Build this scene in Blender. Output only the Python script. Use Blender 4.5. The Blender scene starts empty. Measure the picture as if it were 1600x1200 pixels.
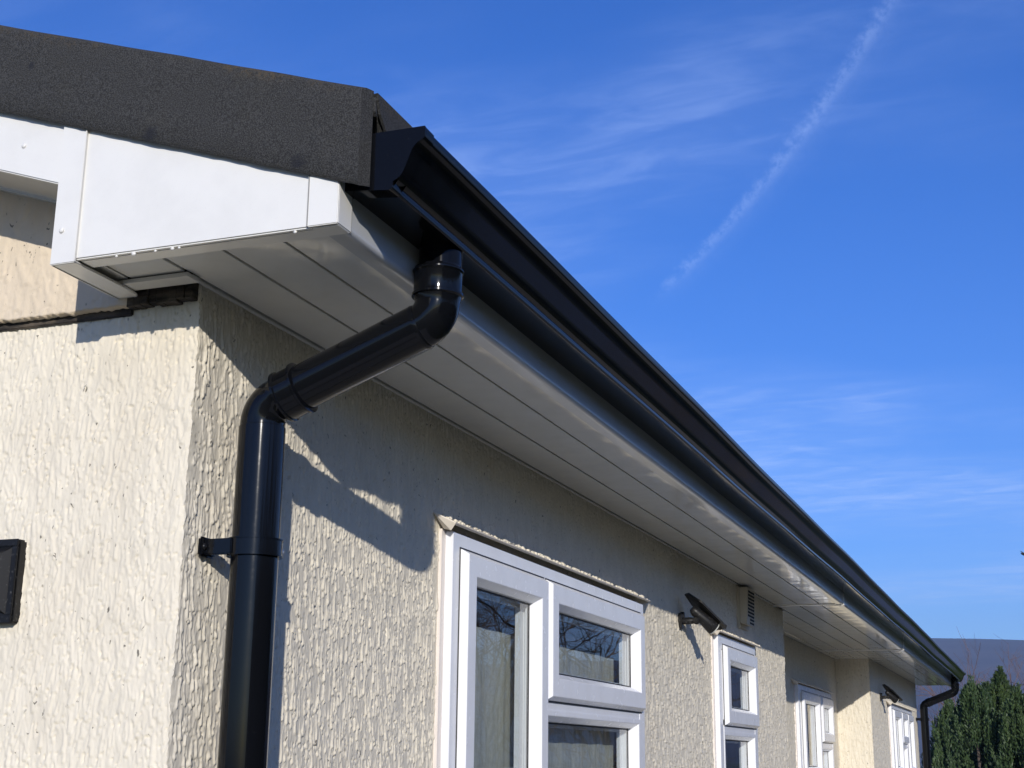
import bpy, bmesh, math, random
import numpy as np
from mathutils import Vector, Matrix

scene = bpy.context.scene
C = scene.collection
rad = math.radians

# ------------------------------------------------------------------ camera
CAM = Vector((1.160319587334017, -1.7081631583528718, -0.6911806146816688))
RT = Vector((0.9354459588447434, 0.3533042506496632, 0.010815015206575398))
UP = Vector((0.08207631079353475, -0.24687098116563766, 0.9655662576254611))
FW = Vector((-0.3438085765183318, 0.9023473971432485, 0.2599323711684312))
cam = bpy.data.cameras.new('camera')
cam.sensor_fit = 'HORIZONTAL'; cam.sensor_width = 36.0; cam.lens = 48.84
cam.clip_start = 0.05; cam.clip_end = 30000
camo = bpy.data.objects.new('camera', cam); C.objects.link(camo)
m3 = Matrix((RT, UP, -FW)).transposed()
camo.matrix_world = Matrix.Translation(CAM) @ m3.to_4x4()
scene.camera = camo

# ------------------------------------------------------------------ sun, sky, exposure
SUN = Vector((1.0, -2.05, 0.65)).normalized()            # towards the sun
EL = math.asin(SUN.z); ROT = math.atan2(SUN.x, SUN.y)
sl = bpy.data.lights.new('sun', 'SUN'); sl.energy = 4.3; sl.angle = rad(0.5); sl.color = (1.0, 0.945, 0.86)
so = bpy.data.objects.new('sun', sl); C.objects.link(so)
so.rotation_euler = (-SUN).to_track_quat('-Z', 'Y').to_euler()
world = bpy.data.worlds.new('World'); scene.world = world; world.use_nodes = True
W = world.node_tree; W.nodes.clear()
def wn(t, **k):
    n = W.nodes.new(t)
    for a, b in k.items(): setattr(n, a, b)
    return n
def wmath(op, a, b=None, c=None, clamp=False):
    n = wn('ShaderNodeMath', operation=op, use_clamp=clamp)
    for i, v in enumerate((a, b, c)):
        if v is None: continue
        if isinstance(v, (int, float)): n.inputs[i].default_value = v
        else: W.links.new(v, n.inputs[i])
    return n.outputs[0]
sky = wn('ShaderNodeTexSky', sky_type='NISHITA'); sky.sun_disc = False
sky.sun_elevation = EL; sky.sun_rotation = ROT; sky.altitude = 100; sky.air_density = 1.0; sky.dust_density = 0.3; sky.ozone_density = 2.5
geo = wn('ShaderNodeTexCoord')
DIR = geo.outputs['Generated']
def wdot(vec):
    n = wn('ShaderNodeVectorMath', operation='DOT_PRODUCT'); W.links.new(DIR, n.inputs[0]); n.inputs[1].default_value = vec
    return n.outputs['Value']
# thin high cloud: noise on the direction flattened onto a cloud sheet
sep = wn('ShaderNodeSeparateXYZ'); W.links.new(DIR, sep.inputs[0])
zz = wmath('MAXIMUM', sep.outputs['Z'], 0.02)
zz = wmath('ADD', zz, 0.08)
cx_ = wmath('DIVIDE', sep.outputs['X'], zz); cy_ = wmath('DIVIDE', sep.outputs['Y'], zz)
comb = wn('ShaderNodeCombineXYZ'); W.links.new(cx_, comb.inputs[0]); W.links.new(cy_, comb.inputs[1])
def wnoise(scale_vec, loc, sc, det, rough, dist=0.0):
    mp = wn('ShaderNodeMapping'); mp.inputs['Scale'].default_value = scale_vec; mp.inputs['Location'].default_value = loc
    mp.inputs['Rotation'].default_value = (0, 0, rad(14))
    W.links.new(comb.outputs[0], mp.inputs[0])
    n = wn('ShaderNodeTexNoise'); n.inputs['Scale'].default_value = sc; n.inputs['Detail'].default_value = det
    n.inputs['Roughness'].default_value = rough; n.inputs['Distortion'].default_value = dist
    W.links.new(mp.outputs[0], n.inputs[0]); return n.outputs[0]
def wramp(v, lo, hi, a=0.0, b=1.0):
    n = wn('ShaderNodeMapRange', interpolation_type='SMOOTHSTEP'); W.links.new(v, n.inputs[0])
    n.inputs[1].default_value = lo; n.inputs[2].default_value = hi; n.inputs[3].default_value = a; n.inputs[4].default_value = b
    return n.outputs[0]
big = wramp(wnoise((0.5, 0.9, 1), (3.1, 1.7, 0), 0.9, 3, 0.5), 0.36, 0.68)
fine = wramp(wnoise((1.0, 2.6, 1), (0.3, 5.2, 0), 5.0, 8, 0.62, 0.6), 0.35, 0.85)
cirrus = wmath('MULTIPLY', big, wmath('ADD', 0.22, wmath('MULTIPLY', fine, 0.7)))
cirrus = wmath('MULTIPLY', cirrus, 0.78)
# contrail: a band round the great circle through two sky directions
A0 = Vector((-0.24, 0.9169, 0.3188)).normalized(); A1 = Vector((-0.0623, 0.8673, 0.4939)).normalized()
NRM = A0.cross(A1).normalized(); T1 = (A1 - A0 * A0.dot(A1)).normalized()
ul = wdot(T1); vl = wdot(NRM)
VEIL = 1.0 if NRM.dot(RT) > 0 else -1.0
front = wramp(wdot(A0), 0.3, 0.6)
bend = wmath('MULTIPLY', wmath('MULTIPLY', wmath('MULTIPLY', ul, wmath('SUBTRACT', 0.2533, ul)), 0.62), -1.0)
jit = wn('ShaderNodeTexNoise'); jit.inputs['Scale'].default_value = 150; jit.inputs['Detail'].default_value = 6; jit.inputs['Roughness'].default_value = 0.7
W.links.new(DIR, jit.inputs[0])
voff = wmath('ADD', wmath('ADD', vl, bend), wmath('MULTIPLY', wmath('SUBTRACT', jit.outputs[0], 0.5), 0.017))
wid = wmath('ADD', 0.0062, wmath('MULTIPLY', wmath('MAXIMUM', ul, 0.0), 0.014))
tt = wmath('DIVIDE', wmath('ABSOLUTE', voff), wid)
core = wramp(tt, 0.0, 1.0, 1.0, 0.0)
skew = wmath('MULTIPLY', voff, VEIL)
veil = wmath('MULTIPLY', wramp(wmath('DIVIDE', skew, wid), -0.3, 0.3), wramp(wmath('DIVIDE', skew, wid), 0.3, 2.6, 1.0, 0.0))
trail = wmath('ADD', wmath('MULTIPLY', core, 0.72), wmath('MULTIPLY', veil, 0.34), clamp=True)
trail = wmath('MULTIPLY', trail, wramp(ul, -0.012, 0.03))
trail = wmath('MULTIPLY', trail, wramp(ul, 0.1, 0.75, 1.0, 0.3))
trail = wmath('MULTIPLY', trail, front)
trail = wmath('MULTIPLY', trail, wramp(jit.outputs[0], 0.36, 0.64, 0.3, 1.15))
cl = wmath('ADD', cirrus, wmath('MULTIPLY', trail, 0.17), clamp=True)
hs = wn('ShaderNodeHueSaturation'); hs.inputs['Saturation'].default_value = 1.30; hs.inputs['Hue'].default_value = 0.5
W.links.new(sky.outputs[0], hs.inputs['Color'])
tint = wn('ShaderNodeMix', data_type='RGBA', blend_type='MULTIPLY'); tint.inputs['Factor'].default_value = 1.0
W.links.new(hs.outputs[0], tint.inputs['A']); tint.inputs['B'].default_value = (0.66, 0.97, 1.76, 1)
mixc = wn('ShaderNodeMix', data_type='RGBA'); W.links.new(cl, mixc.inputs['Factor']); W.links.new(tint.outputs['Result'], mixc.inputs['A'])
mixc.inputs['B'].default_value = (6.2, 8.2, 13.5, 1)
bg = wn('ShaderNodeBackground'); bg.inputs['Strength'].default_value = 0.092
W.links.new(mixc.outputs['Result'], bg.inputs['Color'])
wo = wn('ShaderNodeOutputWorld'); W.links.new(bg.outputs[0], wo.inputs['Surface'])
vs = scene.view_settings
vs.view_transform = 'Standard'; vs.look = 'None'; vs.gamma = 1.0; vs.exposure = 0.08; vs.use_curve_mapping = False
scene.cycles.max_bounces = 8; scene.cycles.diffuse_bounces = 4; scene.cycles.glossy_bounces = 4; scene.cycles.volume_bounces = 0
scene.cycles.transmission_bounces = 6; scene.cycles.transparent_max_bounces = 12

GZ0 = 0.0
# ------------------------------------------------------------------ materials
def new_mat(name):
    m = bpy.data.materials.new(name); m.use_nodes = True
    nt = m.node_tree; b = nt.nodes['Principled BSDF']
    return m, nt, b
def tex(nt, kind, scale, coord='Object', vec=None, **k):
    tc = nt.nodes.new('ShaderNodeTexCoord'); src = tc.outputs[coord]
    if vec:
        mp = nt.nodes.new('ShaderNodeMapping'); mp.inputs['Scale'].default_value = vec
        nt.links.new(src, mp.inputs[0]); src = mp.outputs[0]
    n = nt.nodes.new(kind); nt.links.new(src, n.inputs['Vector']); n.inputs['Scale'].default_value = scale
    for a, v in k.items(): n.inputs[a].default_value = v
    return n
def ramp(nt, v, lo, hi, a=0.0, b=1.0, smooth=True):
    n = nt.nodes.new('ShaderNodeMapRange'); n.interpolation_type = 'SMOOTHSTEP' if smooth else 'LINEAR'
    nt.links.new(v, n.inputs[0]); n.inputs[1].default_value = lo; n.inputs[2].default_value = hi
    n.inputs[3].default_value = a; n.inputs[4].default_value = b; return n.outputs[0]
def mixcol(nt, fac, a, b):
    n = nt.nodes.new('ShaderNodeMix'); n.data_type = 'RGBA'
    if isinstance(fac, float): n.inputs['Factor'].default_value = fac
    else: nt.links.new(fac, n.inputs['Factor'])
    for key, v in (('A', a), ('B', b)):
        if isinstance(v, tuple): n.inputs[key].default_value = (*v, 1)
        else: nt.links.new(v, n.inputs[key])
    return n.outputs['Result']
def bump(nt, b, h, strength, dist, prev=None):
    n = nt.nodes.new('ShaderNodeBump'); n.inputs['Strength'].default_value = strength; n.inputs['Distance'].default_value = dist
    nt.links.new(h, n.inputs['Height'])
    if prev is not None: nt.links.new(prev, n.inputs['Normal'])
    nt.links.new(n.outputs[0], b.inputs['Normal']); return n.outputs[0]
def mul(nt, a, k):
    n = nt.nodes.new('ShaderNodeMath'); n.operation = 'MULTIPLY'
    nt.links.new(a, n.inputs[0])
    if isinstance(k, (int, float)): n.inputs[1].default_value = k
    else: nt.links.new(k, n.inputs[1])
    return n.outputs[0]

def mat_render(name, base, dirt=(0.36, 0.28, 0.18), stain=0.25):
    m, nt, b = new_mat(name)
    big = tex(nt, 'ShaderNodeTexNoise', 3.2, Detail=5, Roughness=0.6)
    mid = tex(nt, 'ShaderNodeTexNoise', 26, vec=(1, 1, 0.45), Detail=4, Roughness=0.6)
    light = tuple(min(1, c * 1.08) for c in base)
    col = mixcol(nt, ramp(nt, mid.outputs[0], 0.3, 0.7), base, light)
    col = mixcol(nt, mul(nt, ramp(nt, big.outputs[0], 0.5, 0.75), stain), col, dirt)
    # small black specks scattered by noise
    vo = tex(nt, 'ShaderNodeTexNoise', 105, vec=(1, 1, 0.62), Detail=2.5, Roughness=0.6, Distortion=0.4)
    sp = ramp(nt, vo.outputs[0], 0.665, 0.70)
    gate = tex(nt, 'ShaderNodeTexNoise', 31, Detail=2)
    sp = mul(nt, sp, ramp(nt, gate.outputs[0], 0.46, 0.56))
    vo2 = tex(nt, 'ShaderNodeTexVoronoi', 120, vec=(1, 1, 0.55), Randomness=1.0)
    sp2 = mul(nt, ramp(nt, vo2.outputs['Distance'], 0.10, 0.24, 1, 0), ramp(nt, gate.outputs[0], 0.42, 0.36))
    col = mixcol(nt, mul(nt, sp2, 0.55), col, (0.10, 0.088, 0.066))
    col = mixcol(nt, mul(nt, sp, 0.8), col, (0.05, 0.045, 0.035))
    nt.links.new(col, b.inputs['Base Color']); b.inputs['Roughness'].default_value = 0.75; b.inputs['Specular IOR Level'].default_value = 0.25
    f = tex(nt, 'ShaderNodeTexNoise', 240, vec=(1, 1, 0.5), Detail=3)
    bump(nt, b, f.outputs[0], 0.4, 0.0016)
    return m
M_RENDER = mat_render('cream_render', (0.665, 0.61, 0.50), stain=0.16)
M_RENDER2 = mat_render('dirty_cream_render', (0.62, 0.525, 0.40), stain=0.45)

def mat_plastic(name, col, rough, wave=0.0, wscale=9, grime=0.0, spec=0.5):
    m, nt, b = new_mat(name)
    n = tex(nt, 'ShaderNodeTexNoise', 14, Detail=5, Roughness=0.6)
    c = mixcol(nt, ramp(nt, n.outputs[0], 0.35, 0.75), col, tuple(x * 0.94 for x in col))
    if grime:
        g = tex(nt, 'ShaderNodeTexNoise', 7, vec=(1, 0.3, 1), Detail=8, Roughness=0.7)
        c = mixcol(nt, mul(nt, ramp(nt, g.outputs[0], 0.5, 0.8), grime), c, (0.30, 0.27, 0.21))
    nt.links.new(c, b.inputs['Base Color'])
    r = tex(nt, 'ShaderNodeTexNoise', 40, Detail=4)
    nt.links.new(ramp(nt, r.outputs[0], 0.3, 0.7, rough * 0.93, rough * 1.1), b.inputs['Roughness'])
    b.inputs['Specular IOR Level'].default_value = spec
    if wave:
        w = tex(nt, 'ShaderNodeTexNoise', wscale, Detail=1.5)
        bump(nt, b, w.outputs[0], 1.0, wave)
    return m
M_WHITE = mat_plastic('white_upvc', (0.73, 0.72, 0.685), 0.22, 0.0006, 6)
M_SOFFIT = mat_plastic('white_soffit_board', (0.70, 0.69, 0.65), 0.07, 0.0012, 8, 0.12)
M_FASCIA = mat_plastic('shade_greyed_fascia', (0.52, 0.53, 0.54), 0.17, 0.0004, 6)  # white board; shade under the gutter is put into its grey base colour
M_FRAME = mat_plastic('white_window_frame', (0.80, 0.81, 0.84), 0.25)
M_TRIM = mat_plastic('cream_trim', (0.66, 0.60, 0.52), 0.5)
M_SEAL = mat_plastic('pale_sealant', (0.74, 0.68, 0.63), 0.5)
M_SEAM = mat_plastic('grey_seam', (0.30, 0.30, 0.29), 0.5)
M_GASKET = mat_plastic('black_gasket', (0.012, 0.012, 0.013), 0.5)
M_VENT = mat_plastic('beige_vent_plastic', (0.52, 0.475, 0.38), 0.45, grime=0.2)
M_SCREW = mat_plastic('screw_head', (0.55, 0.56, 0.58), 0.3)
def mat_black(name, rough, col=(0.004, 0.0045, 0.006), wave=0.0004, dust=0.5, spec=0.34):
    m, nt, b = new_mat(name)
    d = tex(nt, 'ShaderNodeTexNoise', 55, vec=(1, 0.5, 1), Detail=8, Roughness=0.75)
    f = mul(nt, ramp(nt, d.outputs[0], 0.62, 0.8), dust)
    nt.links.new(mixcol(nt, f, col, (0.16, 0.16, 0.16)), b.inputs['Base Color'])
    nt.links.new(ramp(nt, d.outputs[0], 0.45, 0.8, rough, rough * 1.6), b.inputs['Roughness'])
    b.inputs['Specular IOR Level'].default_value = spec
    w = tex(nt, 'ShaderNodeTexNoise', 6, Detail=2)
    bump(nt, b, w.outputs[0], 1.0, wave)
    return m
M_GUTTER = mat_black('black_gutter_plastic', 0.08, dust=0.12, spec=0.17)
M_PIPE = mat_black('black_pipe_plastic', 0.10, dust=0.08, wave=0.0001, spec=0.28)
M_BLACKM = mat_black('black_fitting', 0.32, (0.009, 0.009, 0.010), dust=0.15)
def mat_lamp():
    m, nt, b = new_mat('black_powder_coat')
    n = tex(nt, 'ShaderNodeTexNoise', 160, Detail=4)
    nt.links.new(mixcol(nt, ramp(nt, n.outputs[0], .58, .75), (.010, .010, .011), (.06, .06, .058)), b.inputs['Base Color'])
    b.inputs['Roughness'].default_value = 0.42; b.inputs['Specular IOR Level'].default_value = 0.28
    return m
M_LAMP = mat_lamp()
def mat_felt(name='grey_mineral_felt', spots=(), edge=None):
    m, nt, b = new_mat(name)
    g = tex(nt, 'ShaderNodeTexNoise', 520, Detail=4, Roughness=0.8)
    l = tex(nt, 'ShaderNodeTexNoise', 9, Detail=6, Roughness=0.6)
    g2 = tex(nt, 'ShaderNodeTexNoise', 150, Detail=2)
    col = mixcol(nt, ramp(nt, g.outputs[0], 0.40, 0.62), (0.012, 0.012, 0.012), (0.066, 0.066, 0.0655))
    col = mixcol(nt, mul(nt, ramp(nt, l.outputs[0], 0.55, 0.75), 0.25), col, (0.05, 0.046, 0.032))
    st = tex(nt, 'ShaderNodeTexVoronoi', 5.2, Randomness=1.0)
    s = mul(nt, ramp(nt, st.outputs['Distance'], 0.04, 0.16, 1, 0), ramp(nt, g2.outputs[0], 0.4, 0.6))
    col = mixcol(nt, mul(nt, s, 0.75), col, (0.012, 0.014, 0.022))
    tc = nt.nodes.new('ShaderNodeTexCoord')
    for (p, r_) in spots:                                   # tar-like stains
        vd = nt.nodes.new('ShaderNodeVectorMath'); vd.operation = 'DISTANCE'; nt.links.new(tc.outputs['Object'], vd.inputs[0]); vd.inputs[1].default_value = p
        ad = nt.nodes.new('ShaderNodeMath'); ad.operation = 'MULTIPLY_ADD'; nt.links.new(g2.outputs[0], ad.inputs[0]); ad.inputs[1].default_value = r_ * 1.5; nt.links.new(vd.outputs['Value'], ad.inputs[2])
        col = mixcol(nt, mul(nt, ramp(nt, ad.outputs[0], r_ * 0.9, r_ * 1.9, 1, 0), 0.8), col, (0.010, 0.012, 0.020))
    if edge is not None:                                    # brown lichen along the top fold
        sx = nt.nodes.new('ShaderNodeSeparateXYZ'); nt.links.new(tc.outputs['Object'], sx.inputs[0])
        hh = nt.nodes.new('ShaderNodeMath'); hh.operation = 'MULTIPLY_ADD'; nt.links.new(sx.outputs['X'], hh.inputs[0]); hh.inputs[1].default_value = 0.337; nt.links.new(sx.outputs['Z'], hh.inputs[2])
        lm = mul(nt, ramp(nt, hh.outputs[0], edge - .024, edge), ramp(nt, g2.outputs[0], 0.42, 0.66))
        lm = mul(nt, lm, ramp(nt, l.outputs[0], 0.40, 0.62))
        col = mixcol(nt, mul(nt, lm, 0.65), col, (0.10, 0.072, 0.035))
    nt.links.new(col, b.inputs['Base Color']); b.inputs['Roughness'].default_value = 0.9
    bump(nt, b, g.outputs[0], 0.8, 0.004)
    return m
M_FELT = mat_felt()
M_VERGE = mat_felt('stained_mineral_felt', (((.025, -.191, .162 + GZ0), .016), ((.268, -.191, .083 + GZ0), .014), ((-.20, -.191, .31 + GZ0), .007)), .302 + GZ0)
def mat_simple(name, a, bcol, scale, rough=0.85, bs=0.0, vec=None, detail=6):
    m, nt, b = new_mat(name)
    n = tex(nt, 'ShaderNodeTexNoise', scale, vec=vec, Detail=detail, Roughness=0.62)
    nt.links.new(mixcol(nt, ramp(nt, n.outputs[0], 0.32, 0.7), a, bcol), b.inputs['Base Color'])
    b.inputs['Roughness'].default_value = rough
    if bs: bump(nt, b, n.outputs[0], 0.7, bs)
    return m
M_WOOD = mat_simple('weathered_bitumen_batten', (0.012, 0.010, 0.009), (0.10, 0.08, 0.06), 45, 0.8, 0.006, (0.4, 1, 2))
M_DARK = mat_simple('dark_void', (0.01, 0.01, 0.01), (0.02, 0.02, 0.02), 5)
M_INSIDE = mat_simple('room_interior', (0.28, 0.27, 0.24), (0.36, 0.34, 0.30), 3)
M_GROUND = mat_simple('winter_grass', (0.032, 0.045, 0.016), (0.07, 0.072, 0.032), 1.6, 0.95, 0.03)
M_PATH = mat_simple('light_bounce_paving', (0.38, 0.355, 0.31), (0.47, 0.445, 0.39), 9, 0.9, 0.003)
M_HILL = mat_simple('moorland', (0.008, 0.010, 0.030), (0.055, 0.045, 0.058), 0.008, 0.95, 0, (0.25, 1, 4), 9)
M_BARK = mat_simple('grey_brown_bark', (0.075, 0.055, 0.042), (0.14, 0.11, 0.085), 20, 0.9)
M_TWIG = mat_simple('reddish_bare_twigs', (0.085, 0.05, 0.045), (0.15, 0.095, 0.08), 6, 0.9)
M_BIRD = mat_simple('dark_plumage', (0.012, 0.012, 0.016), (0.03, 0.03, 0.035), 30)
def mat_leaf():
    m, nt, b = new_mat('conifer_foliage')
    oi = nt.nodes.new('ShaderNodeObjectInfo')
    n = tex(nt, 'ShaderNodeTexNoise', 2.3, Detail=4)
    n2 = tex(nt, 'ShaderNodeTexNoise', 17, Detail=2)
    c = mixcol(nt, ramp(nt, n.outputs[0], 0.35, 0.65), (0.018, 0.040, 0.012), (0.058, 0.095, 0.028))
    c = mixcol(nt, mul(nt, ramp(nt, n2.outputs[0], 0.5, 0.75), 0.55), c, (0.085, 0.115, 0.035))
    c = mixcol(nt, mul(nt, oi.outputs['Random'], 0.3), c, (0.025, 0.065, 0.035))
    nt.links.new(c, b.inputs['Base Color']); b.inputs['Roughness'].default_value = 0.6
    return m
M_LEAF = mat_leaf()
def mat_glass():
    m, nt, b = new_mat('window_glass')
    nt.nodes.remove(b)
    out = nt.nodes['Material Output']
    tr = nt.nodes.new('ShaderNodeBsdfTransparent'); tr.inputs[0].default_value = (0.86, 0.88, 0.88, 1)
    gl = nt.nodes.new('ShaderNodeBsdfGlossy'); gl.inputs['Roughness'].default_value = 0.01; gl.inputs['Color'].default_value = (1, 1, 1, 1)
    fr = nt.nodes.new('ShaderNodeFresnel'); fr.inputs['IOR'].default_value = 1.7
    w = tex(nt, 'ShaderNodeTexNoise', 5, Detail=1)
    bp = nt.nodes.new('ShaderNodeBump'); bp.inputs['Strength'].default_value = 1.0; bp.inputs['Distance'].default_value = 0.0003
    nt.links.new(w.outputs[0], bp.inputs['Height']); nt.links.new(bp.outputs[0], gl.inputs['Normal'])
    gm_ = nt.nodes.new('ShaderNodeNewGeometry'); iv = nt.nodes.new('ShaderNodeMath'); iv.operation = 'SUBTRACT'; iv.inputs[0].default_value = 1.0
    nt.links.new(gm_.outputs['Backfacing'], iv.inputs[1])
    mx = nt.nodes.new('ShaderNodeMixShader'); nt.links.new(mul(nt, fr.outputs[0], iv.outputs[0]), mx.inputs[0])
    nt.links.new(tr.outputs[0], mx.inputs[1]); nt.links.new(gl.outputs[0], mx.inputs[2]); nt.links.new(mx.outputs[0], out.inputs['Surface'])
    return m
M_GLASS = mat_glass()
def mat_net():
    m, nt, b = new_mat('net_curtain')
    n = tex(nt, 'ShaderNodeTexNoise', 60, vec=(1, 1, 0.35), Detail=5, Roughness=0.7)
    nt.links.new(mixcol(nt, ramp(nt, n.outputs[0], 0.3, 0.7), (0.46, 0.47, 0.445), (0.60, 0.61, 0.58)), b.inputs['Base Color'])
    b.inputs['Roughness'].default_value = 0.9
    return m
M_NET = mat_net()
m, nt, b = new_mat('lamp_diffuser'); b.inputs['Base Color'].default_value = (0.75, 0.77, 0.74, 1); b.inputs['Roughness'].default_value = 0.25; M_LENS = m

# ------------------------------------------------------------------ object helpers
def link(name, mesh, mat=None, parent=None, smooth=False):
    o = bpy.data.objects.new(name, mesh); C.objects.link(o)
    if mat is not None and not mesh.materials: mesh.materials.append(mat)
    if parent is not None: o.parent = parent
    if smooth:
        mesh.polygons.foreach_set('use_smooth', [True] * len(mesh.polygons))
    return o
def mesh_of(verts, faces, name='m'):
    me = bpy.data.meshes.new(name); me.from_pydata([tuple(v) for v in verts], [], faces); me.update(); return me
def tag(o, label=None, cat=None, group=None, kind=None):
    if label: o['label'] = label
    if cat: o['category'] = cat
    if group: o['group'] = group
    if kind: o['kind'] = kind
    return o
def empty(name, loc=(0, 0, 0)):
    o = bpy.data.objects.new(name, None); o.empty_display_size = 0.1; C.objects.link(o); o.location = loc; return o
class MB:
    def __init__(s): s.bm = bmesh.new()
    def box(s, x0, x1, y0, y1, z0, z1, bev=0.0, seg=2):
        r = bmesh.ops.create_cube(s.bm, size=1.0)
        vs_ = r['verts']
        for v in vs_:
            v.co = Vector((x0 + (v.co.x + .5) * (x1 - x0), y0 + (v.co.y + .5) * (y1 - y0), z0 + (v.co.z + .5) * (z1 - z0)))
        if bev:
            es = list({e for v in vs_ for e in v.link_edges})
            bmesh.ops.bevel(s.bm, geom=es, offset=bev, segments=seg, affect='EDGES', clamp_overlap=True)
        return s
    def poly(s, pts, vec, bev=0.0):
        """prism: planar polygon swept along vec"""
        vec = Vector(vec)
        a = [s.bm.verts.new(p) for p in pts]; c = [s.bm.verts.new(Vector(p) + vec) for p in pts]
        n = len(pts); fs = [s.bm.faces.new(a), s.bm.faces.new(list(reversed(c)))]
        for i in range(n):
            j = (i + 1) % n; fs.append(s.bm.faces.new((a[j], a[i], c[i], c[j])))
        if bev:
            es = list({e for f in fs for e in f.edges})
            bmesh.ops.bevel(s.bm, geom=es, offset=bev, segments=2, affect='EDGES', clamp_overlap=True)
        return s
    def sweep(s, rings, close=False, caps=True):
        """rings: list of lists of points with equal length (closed section)"""
        R = [[s.bm.verts.new(p) for p in r] for r in rings]
        n = len(R[0])
        for k in range(len(R) - 1 + (1 if close else 0)):
            A = R[k]; B = R[(k + 1) % len(R)]
            for i in range(n):
                j = (i + 1) % n
                s.bm.faces.new((A[i], A[j], B[j], B[i]))
        if caps and not close:
            s.bm.faces.new(list(reversed(R[0]))); s.bm.faces.new(R[-1])
        return s
    def sphere(s, c, r, sc=(1, 1, 1), u=10, v=6):
        q = bmesh.ops.create_uvsphere(s.bm, u_segments=u, v_segments=v, radius=r)
        for w in q['verts']: w.co = Vector((w.co.x * sc[0], w.co.y * sc[1], w.co.z * sc[2])) + Vector(c)
        return s
    def tube(s, path, radii, n=32, caps=True):
        rings = []
        path = [Vector(p) for p in path]
        ref = Vector((0, 1, 0))
        for i, p in enumerate(path):
            t = (path[min(i + 1, len(path) - 1)] - path[max(i - 1, 0)]).normalized()
            a = ref - t * ref.dot(t)
            if a.length < 1e-3: a = Vector((1, 0, 0)) - t * t.x
            a.normalize(); c = t.cross(a)
            r = radii[i] if hasattr(radii, '__len__') else radii
            rings.append([p + (a * math.cos(2 * math.pi * k / n) + c * math.sin(2 * math.pi * k / n)) * r for k in range(n)])
        return s.sweep(rings, caps=caps)
    def build(s, name, mat, parent=None, smooth=False, angle=None):
        bmesh.ops.recalc_face_normals(s.bm, faces=s.bm.faces)
        me = bpy.data.meshes.new(name); s.bm.to_mesh(me); s.bm.free()
        o = link(name, me, mat, parent)
        if smooth or angle:
            me.polygons.foreach_set('use_smooth', [True] * len(me.polygons))
            if angle: me.set_sharp_from_angle(angle=rad(angle))
        return o

# ------------------------------------------------------------------ numpy noise for the render coat
RNG = np.random.RandomState(7)
PERM = RNG.permutation(512); GR = RNG.rand(512) * 2 * np.pi
def perlin(x, y, seed=0):
    xi = np.floor(x).astype(int); yi = np.floor(y).astype(int); xf = x - xi; yf = y - yi
    def g(ix, iy, fx, fy):
        h = GR[PERM[(PERM[(ix + seed * 37) % 512] + iy + seed * 101) % 512]]
        return np.cos(h) * fx + np.sin(h) * fy
    u = xf ** 3 * (xf * (xf * 6 - 15) + 10); v = yf ** 3 * (yf * (yf * 6 - 15) + 10)
    a = g(xi, yi, xf, yf) * (1 - u) + g(xi + 1, yi, xf - 1, yf) * u
    c = g(xi, yi + 1, xf, yf - 1) * (1 - u) + g(xi + 1, yi + 1, xf - 1, yf - 1) * u
    return (a * (1 - v) + c * v) * 1.5
def sstep(a, lo, hi):
    t = np.clip((a - lo) / (hi - lo), 0, 1); return t * t * (3 - 2 * t)
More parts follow.
